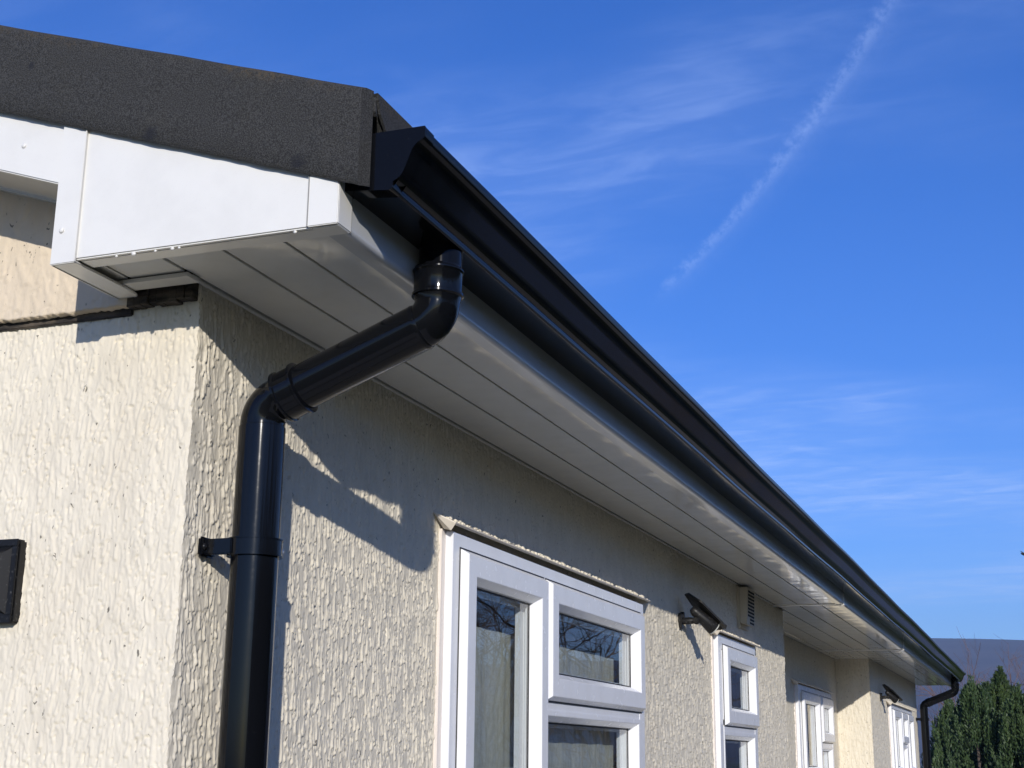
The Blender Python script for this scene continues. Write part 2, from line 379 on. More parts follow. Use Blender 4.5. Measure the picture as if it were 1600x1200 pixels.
def drip_field(seed, s0, s1, z0, z1, ds, dz, w, hgt, length, dens, lean, base, pits):
    """height map of a trowelled drip coat: runs that swell downwards and end bluntly, on a streaky ground"""
    rn = np.random.RandomState(seed)
    sa = np.arange(s0, s1 + ds, ds); za = np.arange(z0, z1 + dz, dz)
    S, Z = np.meshgrid(sa, za, indexing='ij')
    wx = S + 0.003 * perlin(S / .02, Z / .03, seed + 1)
    Hh = base * (0.9 * perlin(wx / .0075, Z / .055, seed + 2) + 0.7 * perlin(wx / .0042, Z / .016, seed + 3) + 0.6 * perlin(S / .0028, Z / .0045, seed + 4) + 0.9 * perlin(S / .07, Z / .10, seed + 5))
    n = int(dens * (s1 - s0) * (z1 - z0))
    D = np.zeros_like(Hh)
    for k in range(n):
        L = rn.uniform(*length); ww = rn.uniform(*w); hh = rn.uniform(*hgt)
        cs = rn.uniform(s0, s1); cz = rn.uniform(z0 - .02, z1); ln = rn.normal(0, lean)
        i0 = int((cs - s0 - ww * 1.6 - abs(ln) * L) / ds); i1 = int((cs - s0 + ww * 1.6 + abs(ln) * L) / ds) + 2
        j0 = int((cz - z0 - .004) / dz); j1 = int((cz - z0 + L) / dz) + 2
        i0 = max(i0, 0); j0 = max(j0, 0); i1 = min(i1, len(sa)); j1 = min(j1, len(za))
        if i1 <= i0 or j1 <= j0: continue
        s_ = S[i0:i1, j0:j1] - cs; z_ = Z[i0:i1, j0:j1] - cz
        t = np.clip(z_ / L, 0, 1)
        s_ = s_ - ln * z_ - 0.0016 * np.sin(z_ / .009 + k)
        wl = ww * (0.30 + 0.70 * (1 - t) ** 1.6)
        prof = np.clip(1 - (s_ / wl) ** 2, 0, 1) ** 0.7 * hh * (0.22 + 0.78 * (1 - t) ** 1.3) * np.clip((1 - t) * 6, 0, 1)
        prof = prof * sstep(z_ + 0.25 * np.abs(s_), -0.0004, 0.0010)
        D[i0:i1, j0:j1] = np.maximum(D[i0:i1, j0:j1], prof)
    Hh = Hh + D
    p = perlin(S / .0046, Z / .0060, seed + 9)
    Hh -= pits * sstep(p, 0.40, 0.50) * sstep(perlin(S / .03, Z / .03, seed + 10), -0.15, 0.2)
    def f(s, z):
        u = np.clip((s - s0) / ds, 0, len(sa) - 1.001); v = np.clip((z - z0) / dz, 0, len(za) - 1.001)
        i = u.astype(int); j = v.astype(int); fu = u - i; fv = v - j
        return (Hh[i, j] * (1 - fu) + Hh[i + 1, j] * fu) * (1 - fv) + (Hh[i, j + 1] * (1 - fu) + Hh[i + 1, j + 1] * fu) * fv
    return f
F_GABLE = drip_field(11, -.47, .001, -.82, .01, .0012, .0016, (.0018, .0055), (.0007, .0026), (.012, .075), 7500, .17, .00050, .0026)
F_SIDE = drip_field(53, 0, 5.0, -.82, .01, .0018, .0018, (.0016, .0042), (.0014, .0042), (.012, .070), 4600, .06, .00042, .0030)
F_UP = drip_field(21, -.82, -.10, -.04, .38, .002, .002, (.006, .013), (.001, .0026), (.03, .09), 1300, .25, .0006, .002)
F_FAR = drip_field(91, 0, 3.6, -.82, .01, .003, .003, (.0035, .0075), (.0026, .0062), (.022, .075), 3600, .07, .0008, .004)
def grid_wall(name, s_arr, z_arr, place, height, mat, parent, holes=()):
    """s along the wall, z up; place(s,z,h)->xyz arrays"""
    S, Z = np.meshgrid(s_arr, z_arr, indexing='ij')
    P = place(S, Z, height(S, Z))
    V = np.stack(P, -1).reshape(-1, 3).astype(np.float32)
    ns, nz = S.shape
    I = np.arange(ns * nz).reshape(ns, nz)
    Q = np.stack([I[:-1, :-1], I[1:, :-1], I[1:, 1:], I[:-1, 1:]], -1)
    sc = (S[:-1, :-1] + S[1:, 1:]) / 2; zc = (Z[:-1, :-1] + Z[1:, 1:]) / 2
    keep = np.ones(sc.shape, bool)
    for (a, b2, c, d) in holes: keep &= ~((sc > a) & (sc < b2) & (zc > c) & (zc < d))
    Q = Q[keep].reshape(-1, 4)
    me = bpy.data.meshes.new(name)
    me.vertices.add(len(V)); me.vertices.foreach_set('co', V.ravel())
    me.loops.add(Q.size); me.loops.foreach_set('vertex_index', Q.ravel().astype(np.int32))
    me.polygons.add(len(Q)); me.polygons.foreach_set('loop_start', np.arange(0, Q.size, 4, dtype=np.int32))
    me.polygons.foreach_set('use_smooth', np.ones(len(Q), bool))
    me.update(calc_edges=True); me.validate()
    return link(name, me, mat, parent)

# ------------------------------------------------------------------ ground, hill, air
GZ = -2.35
def terrain_ground():
    xs = np.array([-9000, -3000, -800, -200, -60, -20, -6, 0, 3, 8, 20, 60, 200, 800, 3000, 9000.])
    ys = np.array([-9000, -3000, -800, -200, -60, -20, -6, 0, 6, 12, 20, 60, 200, 800, 3000, 9000.])
    v = [(x, y, GZ) for x in xs for y in ys]; n = len(ys)
    f = [(i * n + j, (i + 1) * n + j, (i + 1) * n + j + 1, i * n + j + 1) for i in range(len(xs) - 1) for j in range(n - 1)]
    tag(link('ground', mesh_of(v, f), M_GROUND), kind='structure')
terrain_ground()
pb = MB(); pb.box(-0.0, 1.3, -1.3, 13.5, GZ + 0.004, GZ + 0.05); pb.box(-7, 1.3, -2.6, -1.3, GZ + 0.004, GZ + 0.05)
tag(pb.build('path', M_PATH), kind='structure')  # added unseen paving, pale and narrow to bounce light up to the soffit
def terrain_hill():
    D = 2300.0
    nx, ny = 150, 26
    X = np.linspace(-1900, 1900, nx); Tt = np.linspace(0, 1, ny)
    v = []
    for x in X:
        ridge = CAM.z + (D + 30) * math.tan(rad(4.47)) - 0.027 * x + 7 * float(perlin(np.array([x / 700.]), np.array([.3]), 3)[0]) + 2.0 * float(perlin(np.array([x / 160.]), np.array([.7]), 5)[0])
        ridge *= 1.0
        for t in Tt:
            y = D + (t - .7) * 1400
            prof = math.sin(min(t / 0.72, 1) * math.pi / 2) ** 1.3 if t < 0.72 else math.cos((t - 0.72) / 0.28 * math.pi / 2) ** 0.7
            z = GZ - 3 + (ridge - GZ) * prof + 9 * float(perlin(np.array([x / 260.]), np.array([y / 150.]), 8)[0]) * (1 - abs(prof))
            v.append((x, y, z))
    f = [(i * ny + j, (i + 1) * ny + j, (i + 1) * ny + j + 1, i * ny + j + 1) for i in range(nx - 1) for j in range(ny - 1)]
    o = link('hill', mesh_of(v, f), M_HILL, smooth=True); tag(o, kind='structure')
terrain_hill()

# ------------------------------------------------------------------ the bungalow
house = empty('bungalow', (0, 0, GZ))
tag(house, 'cream rendered bungalow with white eaves boards and shallow grey felt roof', 'bungalow')
bpy.context.view_layer.update()
HINV = Matrix.Translation((0, 0, -GZ))
def H(o):                                    # parent to the house keeping world coordinates
    o.parent = house; o.matrix_parent_inverse = HINV; return o

SLOPE = 0.337
# windows: (wall x, y0, y1, z0, z1)
HOLE1 = (0.965, 2.385, -0.80, -0.262)
HOLE2 = (3.50, 4.12, -0.80, -0.262)
HOLE3 = (6.68, 7.88, -0.80, -0.285)
HOLE4 = (9.50, 11.05, -0.80, -0.295)
# --- corner-welded displaced render coats
zs = np.concatenate([np.linspace(-0.80, 0.004, 360)])
def hg(S, Z): return F_GABLE(S, Z) + 0.0010 * perlin(S / .2, Z / .2, 40)
def hs_(S, Z):
    far = sstep(S, 2.40, 2.62)
    return F_SIDE(S, Z) * (1 - far) + F_FAR(S - 2.40, Z) * far + 0.0014 * perlin(S / .25, Z / .2, 41)
wob = lambda Z: 0.0022 * perlin(Z / .02, Z * 0 + .5, 77) + 0.0015 * perlin(Z / .006, Z * 0 + .5, 78)
def place_gable(S, Z, h):
    k = np.exp(-np.maximum(-S, 0) / 0.007)
    x = S + k * (hs_(np.zeros_like(Z), Z) * .6 + wob(Z)); y = -h
    y = y + k * 0.0015
    return x, y, Z
def place_side(S, Z, h):
    k = np.exp(-np.maximum(S, 0) / 0.007)
    e = hs_(np.zeros_like(Z), Z) * .6 + wob(Z)
    x = np.where(S < 1e-9, e, h * (1 - k) + e * k)
    y = S + np.where(S < 1e-9, -hg(np.zeros_like(Z), Z) + 0.0015, k * (-hg(np.zeros_like(Z), Z) + 0.0015))
    return x, y, Z
xs_ = np.concatenate([np.linspace(-0.46, 0, 290)])
ys_ = np.concatenate([np.linspace(0, 1.0, 560)[:-1], np.linspace(1.0, 2.45, 420)[:-1], np.linspace(2.45, 4.985, 420)])
H(grid_wall('gable_wall', xs_, zs, place_gable, hg, M_RENDER, None))
H(grid_wall('side_wall', ys_, zs, place_side, hs_, M_RENDER, None, holes=[HOLE1, HOLE2]))
# far wall beyond the recess, the recess itself and its two returns
zf = np.linspace(-0.80, 0.004, 150)
yf = np.linspace(8.35, 11.9, 480)
H(grid_wall('side_wall', yf, zf, lambda S, Z, h: (h, S, Z), lambda S, Z: F_FAR(S - 8.35, Z), M_RENDER, None, holes=[HOLE4]))
xr = np.linspace(-0.231, 0.001, 70)
H(grid_wall('return_wall', xr, zf, lambda S, Z, h: (S, 8.35 - h, Z), lambda S, Z: F_FAR(S + 1.5, Z), M_RENDER, None))
H(grid_wall('return_wall', xr, zf[::8], lambda S, Z, h: (S, 4.985 + 0 * S, Z), lambda S, Z: 0 * S, M_RENDER, None))
yr = np.linspace(4.985, 8.35, 300)
H(grid_wall('recess_wall', yr, zf, lambda S, Z, h: (-0.231 + h, S, Z), lambda S, Z: F_FAR(S - 4.985, Z), M_RENDER, None, holes=[HOLE3]))
# plain lower walls, back and far end (below and beyond the frame)
wb = MB()
wb.box(-6.2, 0.0, 0.0, 0.12, GZ, -0.801); wb.box(-6.2, -0.459, 0.0, 0.12, -0.801, 0.004)
wb.box(-0.12, 0.0, 0.121, 4.985, GZ, -0.801); wb.box(-0.35, -0.231, 4.986, 8.35, GZ, -0.801)
wb.box(-0.12, 0.0, 8.351, 11.9, GZ, -0.801); wb.box(-6.2, -0.121, 11.78, 11.9, GZ, 0.3)
wb.box(-6.32, -6.201, 0, 11.9, GZ, 0.2)
wb.box(-0.12, 0.0, 11.901, 11.905, -0.86, 0.0)
H(wb.build('lower_wall', M_RENDER))
ib = MB(); ib.box(-1.5, -1.45, 0.2, 11.7, GZ, 0.05); ib.box(-1.5, -0.02, 0.2, 11.7, 0.01, 0.03)
ib.box(-1.5, -0.02, 0.16, 0.2, GZ, 0.03)
H(ib.build('room_partition', M_INSIDE))
# upper gable band: thicker coat with a drip edge, painted shade under it, and the exposed batten at its end
zu = np.concatenate([[-0.0265], np.linspace(-0.026, 0.36, 130)])
xu = np.linspace(-0.80, -0.118, 240)
def place_up(S, Z, h):
    y = -0.021 - h
    edge = Z <= -0.0262
    zz_ = Z + np.where(Z < -0.02, 0.0022 * perlin(S / .010, S * 0 + .2, 66) + 0.0012 * perlin(S / .05, S * 0 + .2, 67), 0)
    return S, np.where(edge, -0.001, y), zz_
o = H(grid_wall('gable_wall', xu, zu, place_up, lambda S, Z: F_UP(S, Z), M_RENDER2, None))
o['label'] = 'thicker stained upper band of the gable wall'
db = MB(); db.box(-.80, -.118, -.0062, 0.0, -.0375, -.0225, .0015); H(db.build('ledge_shade_strip', M_WOOD))  # dark strip that paints the black shade under the ledge
bt = MB()
rr = random.Random(4)
for k in range(9):
    x0 = -0.119 + k * 0.0128
    bt.box(x0, x0 + 0.0134, -0.019 + rr.uniform(-.003, .002), 0.0, -0.026 + rr.uniform(-.003, .002), 0.012, 0.0012, 1)
H(bt.build('batten', M_WOOD))

# --- roof: felt deck to the ridge, felt-wrapped verge, eaves drip
def ztop(x): return 0.180 + (0.362 - x) * SLOPE
rb = MB()
RX = -3.0
rb.poly([(0.372, 0, ztop(0.372)), (RX, 0, ztop(RX)), (-6.5, 0, ztop(RX) - 1.18), (-6.5, 0, ztop(RX) - 1.30), (RX, 0, ztop(RX) - 0.14), (0.36, 0, ztop(0.372) - 0.10), (0.372, 0, ztop(0.372) - 0.10)], (0, 12.05, 0))
for v in rb.bm.verts:
    if v.co.y < 1: v.co.y = -0.09 if v.co.z < ztop(v.co.x) - 0.01 else -0.170
o = H(rb.build('roof', M_FELT))
def verge():
    b = MB(); N = 150
    rings = []
    X0, X1 = -1.2, 0.361
    xsv = np.linspace(X0, X1, N)
    for x in xsv:
        zt = ztop(x); zb = 0.0365 + (0.365 - x) * SLOPE
        n1 = 0.0016 * float(perlin(np.array([x / .06]), np.array([.1]), 5)[0]); n2 = 0.0012 * float(perlin(np.array([x / .0075]), np.array([.1]), 6)[0])
        n3 = 0.0008 * float(perlin(np.array([x / .10]), np.array([.6]), 9)[0])
        zb += n2 + 0.5 * n1; zt += n3
        r = [(x + .008, -.172, zb + .003), (x, -.187 + n1, zb), (x, -.191 + n1, zb + .004)]
        for q in (0.25, 0.5, 0.75):
            nn = 0.0017 * float(perlin(np.array([x / .07]), np.array([q * 3.1]), 12)[0])
            r.append((x, -.191 + nn, zb + (zt - zb) * q))
        r += [(x, -.191 + n1, zt - .006), (x + .001, -.188, zt - .001), (x + .003, -.182, zt + .001), (x + .008, -.170, zt + .001)]
        rings.append(r)
    b.sweep(rings)
    return H(b.build('verge', M_VERGE, angle=50))
verge()
eb = MB()   # felt eaves drip behind the gutter; its near end is torn
eb.poly([(0.3705, -.1690, ztop(.372) + .0015), (0.3705, -.158, .152), (0.3705, -.132, .128), (0.3705, -.128, .09), (0.3705, 12.0, .09), (0.3705, 12.0, ztop(.372) + .0015)], (0.004, 0, 0))
H(eb.build('eaves_drip', M_VERGE))
tb = MB(); tb.poly([(0.3665, -.171, .172), (0.3665, -.167, .16), (0.3665, -.164, .146), (0.3665, -.170, .150)], (.006, 0, 0))
H(tb.build('felt_flap', M_FELT))

# --- white eaves box on the gable, bargeboard, corner trims
def rake(x): return 0.055 + (0.37 - x) * SLOPE     # hidden behind the verge
box = MB()
box.poly([(-.133, -.179, -.0092), (.3265, -.179, -.0092), (.3265, -.179, .062), (.20, -.179, rake(.20)), (-.133, -.179, rake(-.133))], (0, .009, 0), 0.0022)
be = H(box.build('box_end', M_WHITE, angle=40))
def sub(o, parent):
    o.parent = parent; return o
fl = MB(); fl.box(-.0905, .302, -.172, -.142, -.0098, -.0050, .0015); sub(fl.build('return_flange', M_WHITE, angle=40), be)
tr = MB()
tr.poly([(-.135, -.1825, -.0140), (-.091, -.1825, -.0140), (-.091, -.1825, rake(-.091)), (-.135, -.1825, rake(-.135))], (0, .0035, 0), 0.0012)
tr.box(-.0925, -.0905, -.1845, -.1825, -.0140, rake(-.0915), .0006)
tr.box(-.135, -.130, -.179, -.004, -.0140, .22, .001)
sub(tr.build('corner_trim', M_WHITE, angle=40), be)
tf = MB()                                   # the trim's loose bottom flange, rounded at its end
pts = [(-.135, -.180, -.0140), (-.092, -.180, -.0140), (-.0935, -.06, -.0140)]
for k in range(7):
    a = math.pi * k / 6
    pts.append((-.116 + .0215 * math.cos(a), -.030 + .016 * math.sin(a), -.0140))
pts.append((-.1375, -.06, -.0140))
tf.poly(pts, (0, 0, .004), .0012); sub(tf.build('trim_tail', M_WHITE, angle=40), be)
jc = MB()                                   # joint cover wrapped round the corner
jc.poly([(.284, -.1838, -.0097), (.3292, -.1838, -.0097), (.3292, -.1838, .075), (.284, -.1838, .09)], (0, .005, 0), .0012)
jc.box(.3255, .3295, -.1815, -.1435, -.0096, .08, .0012)
jc.box(.288, .328, -.178, -.146, -.0107, -.0092, .0005)
sub(jc.build('joint_cover', M_WHITE, angle=40), be)
for q in ((.2826, .2842, -.1840, -.1790, -.0092, .084), (.3262, .3294, -.1438, -.1426, -.0097, .075)):
    sm = MB(); sm.box(*q, .0003); sub(sm.build('joint_seam', M_SEAM, angle=40), be)
for (px_, pz_) in ((-.209, .186), (-.119, .037)):
    nb = MB(); nb.sphere((px_, -.1835 if px_ > -.2 else -.1775, pz_), .0042, (1, .5, 1), 10, 6); sub(nb.build('nail_cap', M_WHITE, smooth=True), be)
for (bx_, br_) in ((-.025, .0022), (.004, .0036), (.040, .0022), (.068, .0030), (.079, .0022), (.262, .0026)):
    nb = MB(); nb.sphere((bx_, -.1795 + .004, -.0112), br_, (1.1, .8, .9), 8, 6); sub(nb.build('sealant_bead', M_WHITE, smooth=True), be)
bg_ = MB()
bz = lambda x: 0.1165 + (-.144 - x) * SLOPE
bg_.poly([(-1.2, -.177, bz(-1.2)), (-.136, -.177, bz(-.136)), (-.136, -.177, bz(-.136) + .15), (-1.2, -.177, bz(-1.2) + .15)], (0, .012, 0), .002)
bo = H(bg_.build('bargeboard', M_WHITE, angle=40))
bs_ = MB(); bs_.poly([(-1.2, -.152, bz(-1.2) + .006), (-.137, -.152, bz(-.137) + .006), (-.137, -.152, bz(-.137) + .016), (-1.2, -.152, bz(-1.2) + .016)], (0, .120, 0))
sub(bs_.build('verge_soffit', M_SOFFIT), bo)
bt2 = MB(); bt2.poly([(-1.2, -.034, bz(-1.2) + .002), (-.137, -.034, bz(-.137) + .002), (-.137, -.034, bz(-.137) + .012), (-1.2, -.034, bz(-1.2) + .012)], (0, .016, 0), .002)
sub(bt2.build('edge_bead', M_SOFFIT), bo)

# --- fascia and soffit
def fascia_piece(y0, y1):
    b = MB()
    prof = [(.3270, .125), (.3270, -.0015)]
    for k in range(1, 6):
        a = math.pi / 2 * k / 6
        prof.append((.3270 - .009 + .009 * math.cos(a), -.0015 - .009 * math.sin(a)))
    prof += [(.316, -.0106), (.297, -.0106), (.2965, -.0090), (.2965, -.0045), (.312, -.0045), (.318, -.001), (.318, .125)]
    b.sweep([[(x, y0, z) for x, z in prof], [(x, y1, z) for x, z in prof]])
    return b
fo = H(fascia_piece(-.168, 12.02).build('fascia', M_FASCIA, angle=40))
for yj in (4.70, 7.43):
    b = MB(); b.box(.3262, .3292, yj - .018, yj + .018, -.0130, .040, .0008); b.box(.293, .3285, yj - .018, yj + .018, -.0138, -.0108, .0008)
    sub(b.build('joint_cover', M_WHITE, angle=40), fo)
so_ = MB(); so_.box(-.128, .3, -.14, 4.98, .011, .016); so_.box(-.229, .3, 4.981, 11.98, .011, .016); sof = H(so_.build('soffit', M_DARK))
def plank(x0, x1, y0, y1, dz=0.0):
    b = MB(); w = .0052
    b.poly([(x0 + w, y0, .001 + dz), (x0 + w + .001, y0, 0 + dz), (x1 - .0012, y0, 0 + dz), (x1 - .0003, y0, .0009 + dz), (x1 - .0003, y0, .0095), (x0 + w, y0, .0095)], (0, y1 - y0, 0))
    return sub(b.build('soffit_board', M_SOFFIT), sof)
SEG = ((-.141, 4.735), (4.765, 7.512), (7.548, 11.98))
rs = random.Random(2)
for (a, b_) in SEG:
    for (x0, x1) in ((.012, .112), (.112, .212), (.212, .311)):
        plank(x0, x1, a, b_, rs.uniform(-.0004, .0004))
for (a, b_) in ((4.99, 7.512), (7.548, 8.36)):
    for (x0, x1) in ((-.228, -.188), (-.188, -.088), (-.088, .012)):
        plank(x0, x1, a, b_, rs.uniform(-.0004, .0004))
for (x0, x1) in ((-.129, -.088), (-.088, .012)): plank(x0, x1, -.141, -.062)
for (a, b_) in ((-.035, 4.735), (8.365, 11.93)):          # edge trim along the wall
    b = MB(); b.box(.0, .0095, a, b_, .0002, .006, .001); sub(b.build('edge_trim', M_SOFFIT, angle=40), sof)
b = MB(); b.box(-.2285, -.2275, 4.99, 8.345, -.001, .004, .0003); sub(b.build('edge_trim', M_SOFFIT, angle=40), sof)
b = MB(); b.box(-.128, .020, -.066, -.032, -.0085, -.002, .001); sub(b.build('edge_trim', M_SOFFIT, angle=40), sof)
for yj, xa in ((4.75, .0), (7.53, -.2)):
    b = MB(); b.box(xa, .297, yj - .017, yj + .017, -.0035, .003, .0008); sub(b.build('joint_strip', M_WHITE, angle=40), sof)

# --- windows
def ring_profile(b, y0, y1, z0, z1, prof):
    """mitred rectangular frame: prof = [(inset, x)...] swept round the rectangle"""
    rings = []
    for (cy, cz, sy, sz) in ((y0, z0, 1, 1), (y1, z0, -1, 1), (y1, z1, -1, -1), (y0, z1, 1, -1)):
        rings.append([(x, cy + sy * d, cz + sz * d) for d, x in prof])
    b.sweep(rings, close=True)
def window(xw, y0, y1, z0, z1, lights, hood=None, net=True, seal=True):
    """lights: (kind, y0, y1, z0, z1) kind 's' opening sash, 'f' fixed"""
    f = MB()
    ring_profile(f, y0, y1, z0, z1, [(0, xw - .03), (0, xw + .024), (.0015, xw + .0255), (.052, xw + .0255), (.055, xw + .022), (.055, xw - .03)])
    fr = H(f.build('window', M_FRAME))
    if seal:
        s = MB(); ring_profile(s, y0 - .016, y1 + .010, z0 - .015, z1 + .004, [(0, xw - .002), (0, xw + .007), (.0155, xw + .009), (.0155, xw - .002)])
        sub(s.build('sealant', M_SEAL, angle=30), fr)
    for (kind, a, c, d, e) in lights:
        if kind == 's':
            g = MB(); ring_profile(g, a - .004, c + .004, d - .004, e + .004, [(0, xw + .0258), (0, xw + .0268), (.006, xw + .0268), (.006, xw + .0258)])
            sub(g.build('gasket', M_GASKET), fr)
            s = MB(); ring_profile(s, a, c, d, e, [(0, xw - .02), (0, xw + .0285), (.009, xw + .0425), (.0105, xw + .0432), (.052, xw + .0432), (.0535, xw + .0422), (.066, xw + .0235), (.067, xw + .016), (.067, xw + .004), (.050, xw + .004), (.050, xw - .02)])
            sh = sub(s.build('sash', M_FRAME), fr); par, ins, gx = sh, .067, xw + .014
        else:
            s = MB(); ring_profile(s, a, c, d, e, [(0, xw - .03), (0, xw + .0262), (.012, xw + .0262), (.0135, xw + .0255), (.026, xw + .008), (.027, xw - .002), (.027, xw - .03)])
            sh = sub(s.build('bead', M_FRAME), fr); par, ins, gx = sh, .027, xw - .004
        g = MB(); ring_profile(g, a + ins - .001, c - ins + .001, d + ins - .001, e - ins + .001, [(0, gx - .004), (0, gx + .001), (.005, gx + .001), (.005, gx - .004)])
        sub(g.build('gasket', M_GASKET), fr)
        g = MB(); g.box(gx - .004, gx, a + ins, c - ins, d + ins, e - ins); sub(g.build('pane', M_GLASS), fr)
        # inner frame seen through the glass
        s = MB(); ring_profile(s, a + ins - .02, c - ins + .02, d + ins - .02, e - ins + .02, [(0, gx - .032), (0, gx - .020), (.030, gx - .020), (.030, gx - .032)])
        sub(s.build('inner_frame', M_FRAME, angle=30), fr)
    # mullions between neighbouring lights
    L = sorted(lights, key=lambda q: q[1])
    mb = MB(); done = False
    for q in lights:
        for r in lights:
            if q is r: continue
            if abs(r[1] - q[2]) < .09 and r[1] > q[1] and r[1] - q[2] > .002:
                mb.box(xw - .03, xw + .0245, q[2] - .02, r[1] + .02, max(q[3], r[3]), min(q[4], r[4])); done = True
            if q[3] > r[3] and abs(q[3] - r[4]) < .09 and abs(q[1] - r[1]) < .1:
                mb.box(xw - .03, xw + .0242, max(q[1], r[1]), min(q[2], r[2]), r[4] - .012, q[3] + .02); done = True
    if done: sub(mb.build('mullion', M_FRAME), fr)
    else: mb.bm.free()
    if net:
        n = int((y1 - y0) / .006); cx = xw - .065
        for (za, zb, off) in net:
            v = []; 
            for i in range(n + 1):
                y = y0 + .02 + (y1 - y0 - .04) * i / n
                xx = cx + off + .0006 * math.sin(y * 61 + 3 * math.sin(y * 13)) + .0003 * math.sin(y * 143 + 2 * math.sin(y * 29))
                v += [(xx, y, za), (xx + .003 * math.sin(y * 40), y, zb)]
            fc = [(2 * i, 2 * i + 2, 2 * i + 3, 2 * i + 1) for i in range(n)]
            sub(link('net_curtain', mesh_of(v, fc), M_NET, smooth=True), fr)
    if hood:
        ha, hb, oa, ob, zh = hood           # wall edge y range, outer edge y range, wall z
        h = MB()
        xo = xw + .044
        top = [(xw - .004, ha, zh), (xo, oa, zh - .024), (xo, ob, zh - .024), (xw - .004, hb, zh - .008)]
        h.poly(top, (0, 0, -.0022))
        h.poly([(xo, oa, zh - .0255), (xo, ob, zh - .0255), (xo - .003, ob, zh - .0285), (xo - .003, oa, zh - .0285)], (-.0015, 0, 0))
        h.poly([(xw, ha + .002, zh - .003), (xo, oa, zh - .0265), (xo - .012, oa + .004, zh - .040), (xw + .012, oa + .012, zh - .034)], (.0, .0015, 0))
        ho = sub(h.build('window_hood', M_TRIM), fr)
        cr = MB(); rr = random.Random(int(y0 * 100))
        n = int((ob - oa) / .0065)
        for i in range(n):
            y = oa + (ob - oa) * (i + rr.random()) / n; t = rr.uniform(.25, .98)
            q = rr.uniform(.0022, .0058)
            cr.sphere((xw + (xo - xw) * t - .002, y, zh - .024 * t + .0005), q, (1, 1.2, rr.uniform(.5, 1.1)), 5, 4)
        c_ = sub(cr.build('render_crumbs', M_RENDER, smooth=True), fr); c_['kind'] = 'stuff'
    return fr
w = window(0, .937, 2.412, -.83, -.236, [('s', .976, 1.500, -.79, -.268), ('s', 1.516, 2.372, -.556, -.268), ('f', 1.512, 2.360, -.79, -.578)],
       hood=(.885, 2.585, .905, 2.43, -.199), net=[(-.83, -.40, 0.0)])
w['label'] = 'wide white window with three panes nearest the corner downpipe'
w = window(0, 3.445, 4.150, -.83, -.237, [('s', 3.52, 4.115, -.565, -.272), ('f', 3.51, 4.10, -.79, -.588)], hood=(3.36, 4.29, 3.40, 4.20, -.206), net=[])
w['label'] = 'narrow white window below the white air vent'
w = window(-.231, 6.60, 7.93, -.83, -.255, [('s', 6.70, 7.34, -.79, -.29), ('s', 7.42, 7.90, -.575, -.29), ('f', 7.42, 7.89, -.79, -.60)], hood=(6.50, 7.98, 6.53, 7.95, -.226), net=[(-.83, -.27, 0.0)])
w['label'] = 'white window in the recessed part of the side wall'
w = window(0, 9.44, 11.12, -.83, -.262, [('s', 9.50, 10.05, -.79, -.30), ('s', 10.10, 10.56, -.545, -.30), ('f', 10.10, 10.55, -.79, -.565), ('s', 10.61, 11.08, -.79, -.30)], hood=(9.30, 11.3, 9.33, 11.25, -.236), net=[(-.83, -.27, 0.0)])
w['label'] = 'farthest white window behind the small black spotlight'

# ------------------------------------------------------------------ gutter
def catmull(pts, n):
    out = []
    P = [pts[0]] + pts + [pts[-1]]
    for i in range(1, len(P) - 2):
        for k in range(n):
            t = k / n
            out.append(tuple(0.5 * ((2 * P[i][c]) + (-P[i - 1][c] + P[i + 1][c]) * t + (2 * P[i - 1][c] - 5 * P[i][c] + 4 * P[i + 1][c] - P[i + 2][c]) * t * t + (-P[i - 1][c] + 3 * P[i][c] - 3 * P[i + 1][c] + P[i + 2][c]) * t ** 3) for c in (0, 1)))
    out.append(pts[-1]); return out
OGEE = catmull([(.3985, .0478), (.4055, .0512), (.4120, .0575), (.4170, .0690), (.4220, .0815), (.4265, .0915), (.4335, .0990), (.4425, .1040)], 4)
OUT = [(.3285, .0435), (.3955, .0368), (.3975, .0380), (.3985, .0405)] + OGEE + [(.4432, .1050), (.4442, .1165), (.4430, .1185), (.4335, .1185)]
def inset(poly, d):
    r = []
    for i, p in enumerate(poly):
        a = Vector(poly[max(i - 1, 0)]); c = Vector(poly[min(i + 1, len(poly) - 1)]); t = (c - a).normalized()
        r.append((p[0] - t.y * d, p[1] + t.x * d))
    return r
BACK = [(.3285, .1150)]
def channel(b, y0, y1, th, steps, off=0.0):
    o_ = BACK + OUT
    if off: o_ = inset(o_, -off)
    i_ = inset(o_, th)
    sec = o_ + list(reversed(i_))
    rings = []
    for k in range(steps + 1):
        y = y0 + (y1 - y0) * k / steps
        sag = 0.0016 * math.sin(y * 1.9) + 0.0010 * math.sin(y * 4.7 + 1) if steps > 2 else 0
        rings.append([(x, y, z + sag) for x, z in sec])
    b.sweep(rings)
gm = MB(); channel(gm, -.1635, 12.10, .0022, 48)
gut = gm.build('gutter', M_GUTTER, angle=35)
tag(gut, 'long black ogee gutter fixed along the white eaves of the bungalow', 'gutter')
def cap(y, flip):
    c = MB()
    sec = inset(BACK + OUT[:-1], -.0022) + [(.3285, .1205)]
    s = -1 if flip else 1
    c.sweep([[(x, y, z) for x, z in sec], [(x, y - s * .003, z) for x, z in sec]])
    channel(c, y, y + s * .024, .0020, 1, off=.0024)
    return sub(c.build('end_cap', M_GUTTER, angle=35), gut)
cap(-.1640, False); cap(12.1005, True)
for yj in (.085, 11.80):
    c = MB(); c.tube([(.3605, yj, .0430), (.3605, yj, .005)], .0325, 40)
    sub(c.build('outlet', M_GUTTER, angle=35), gut)

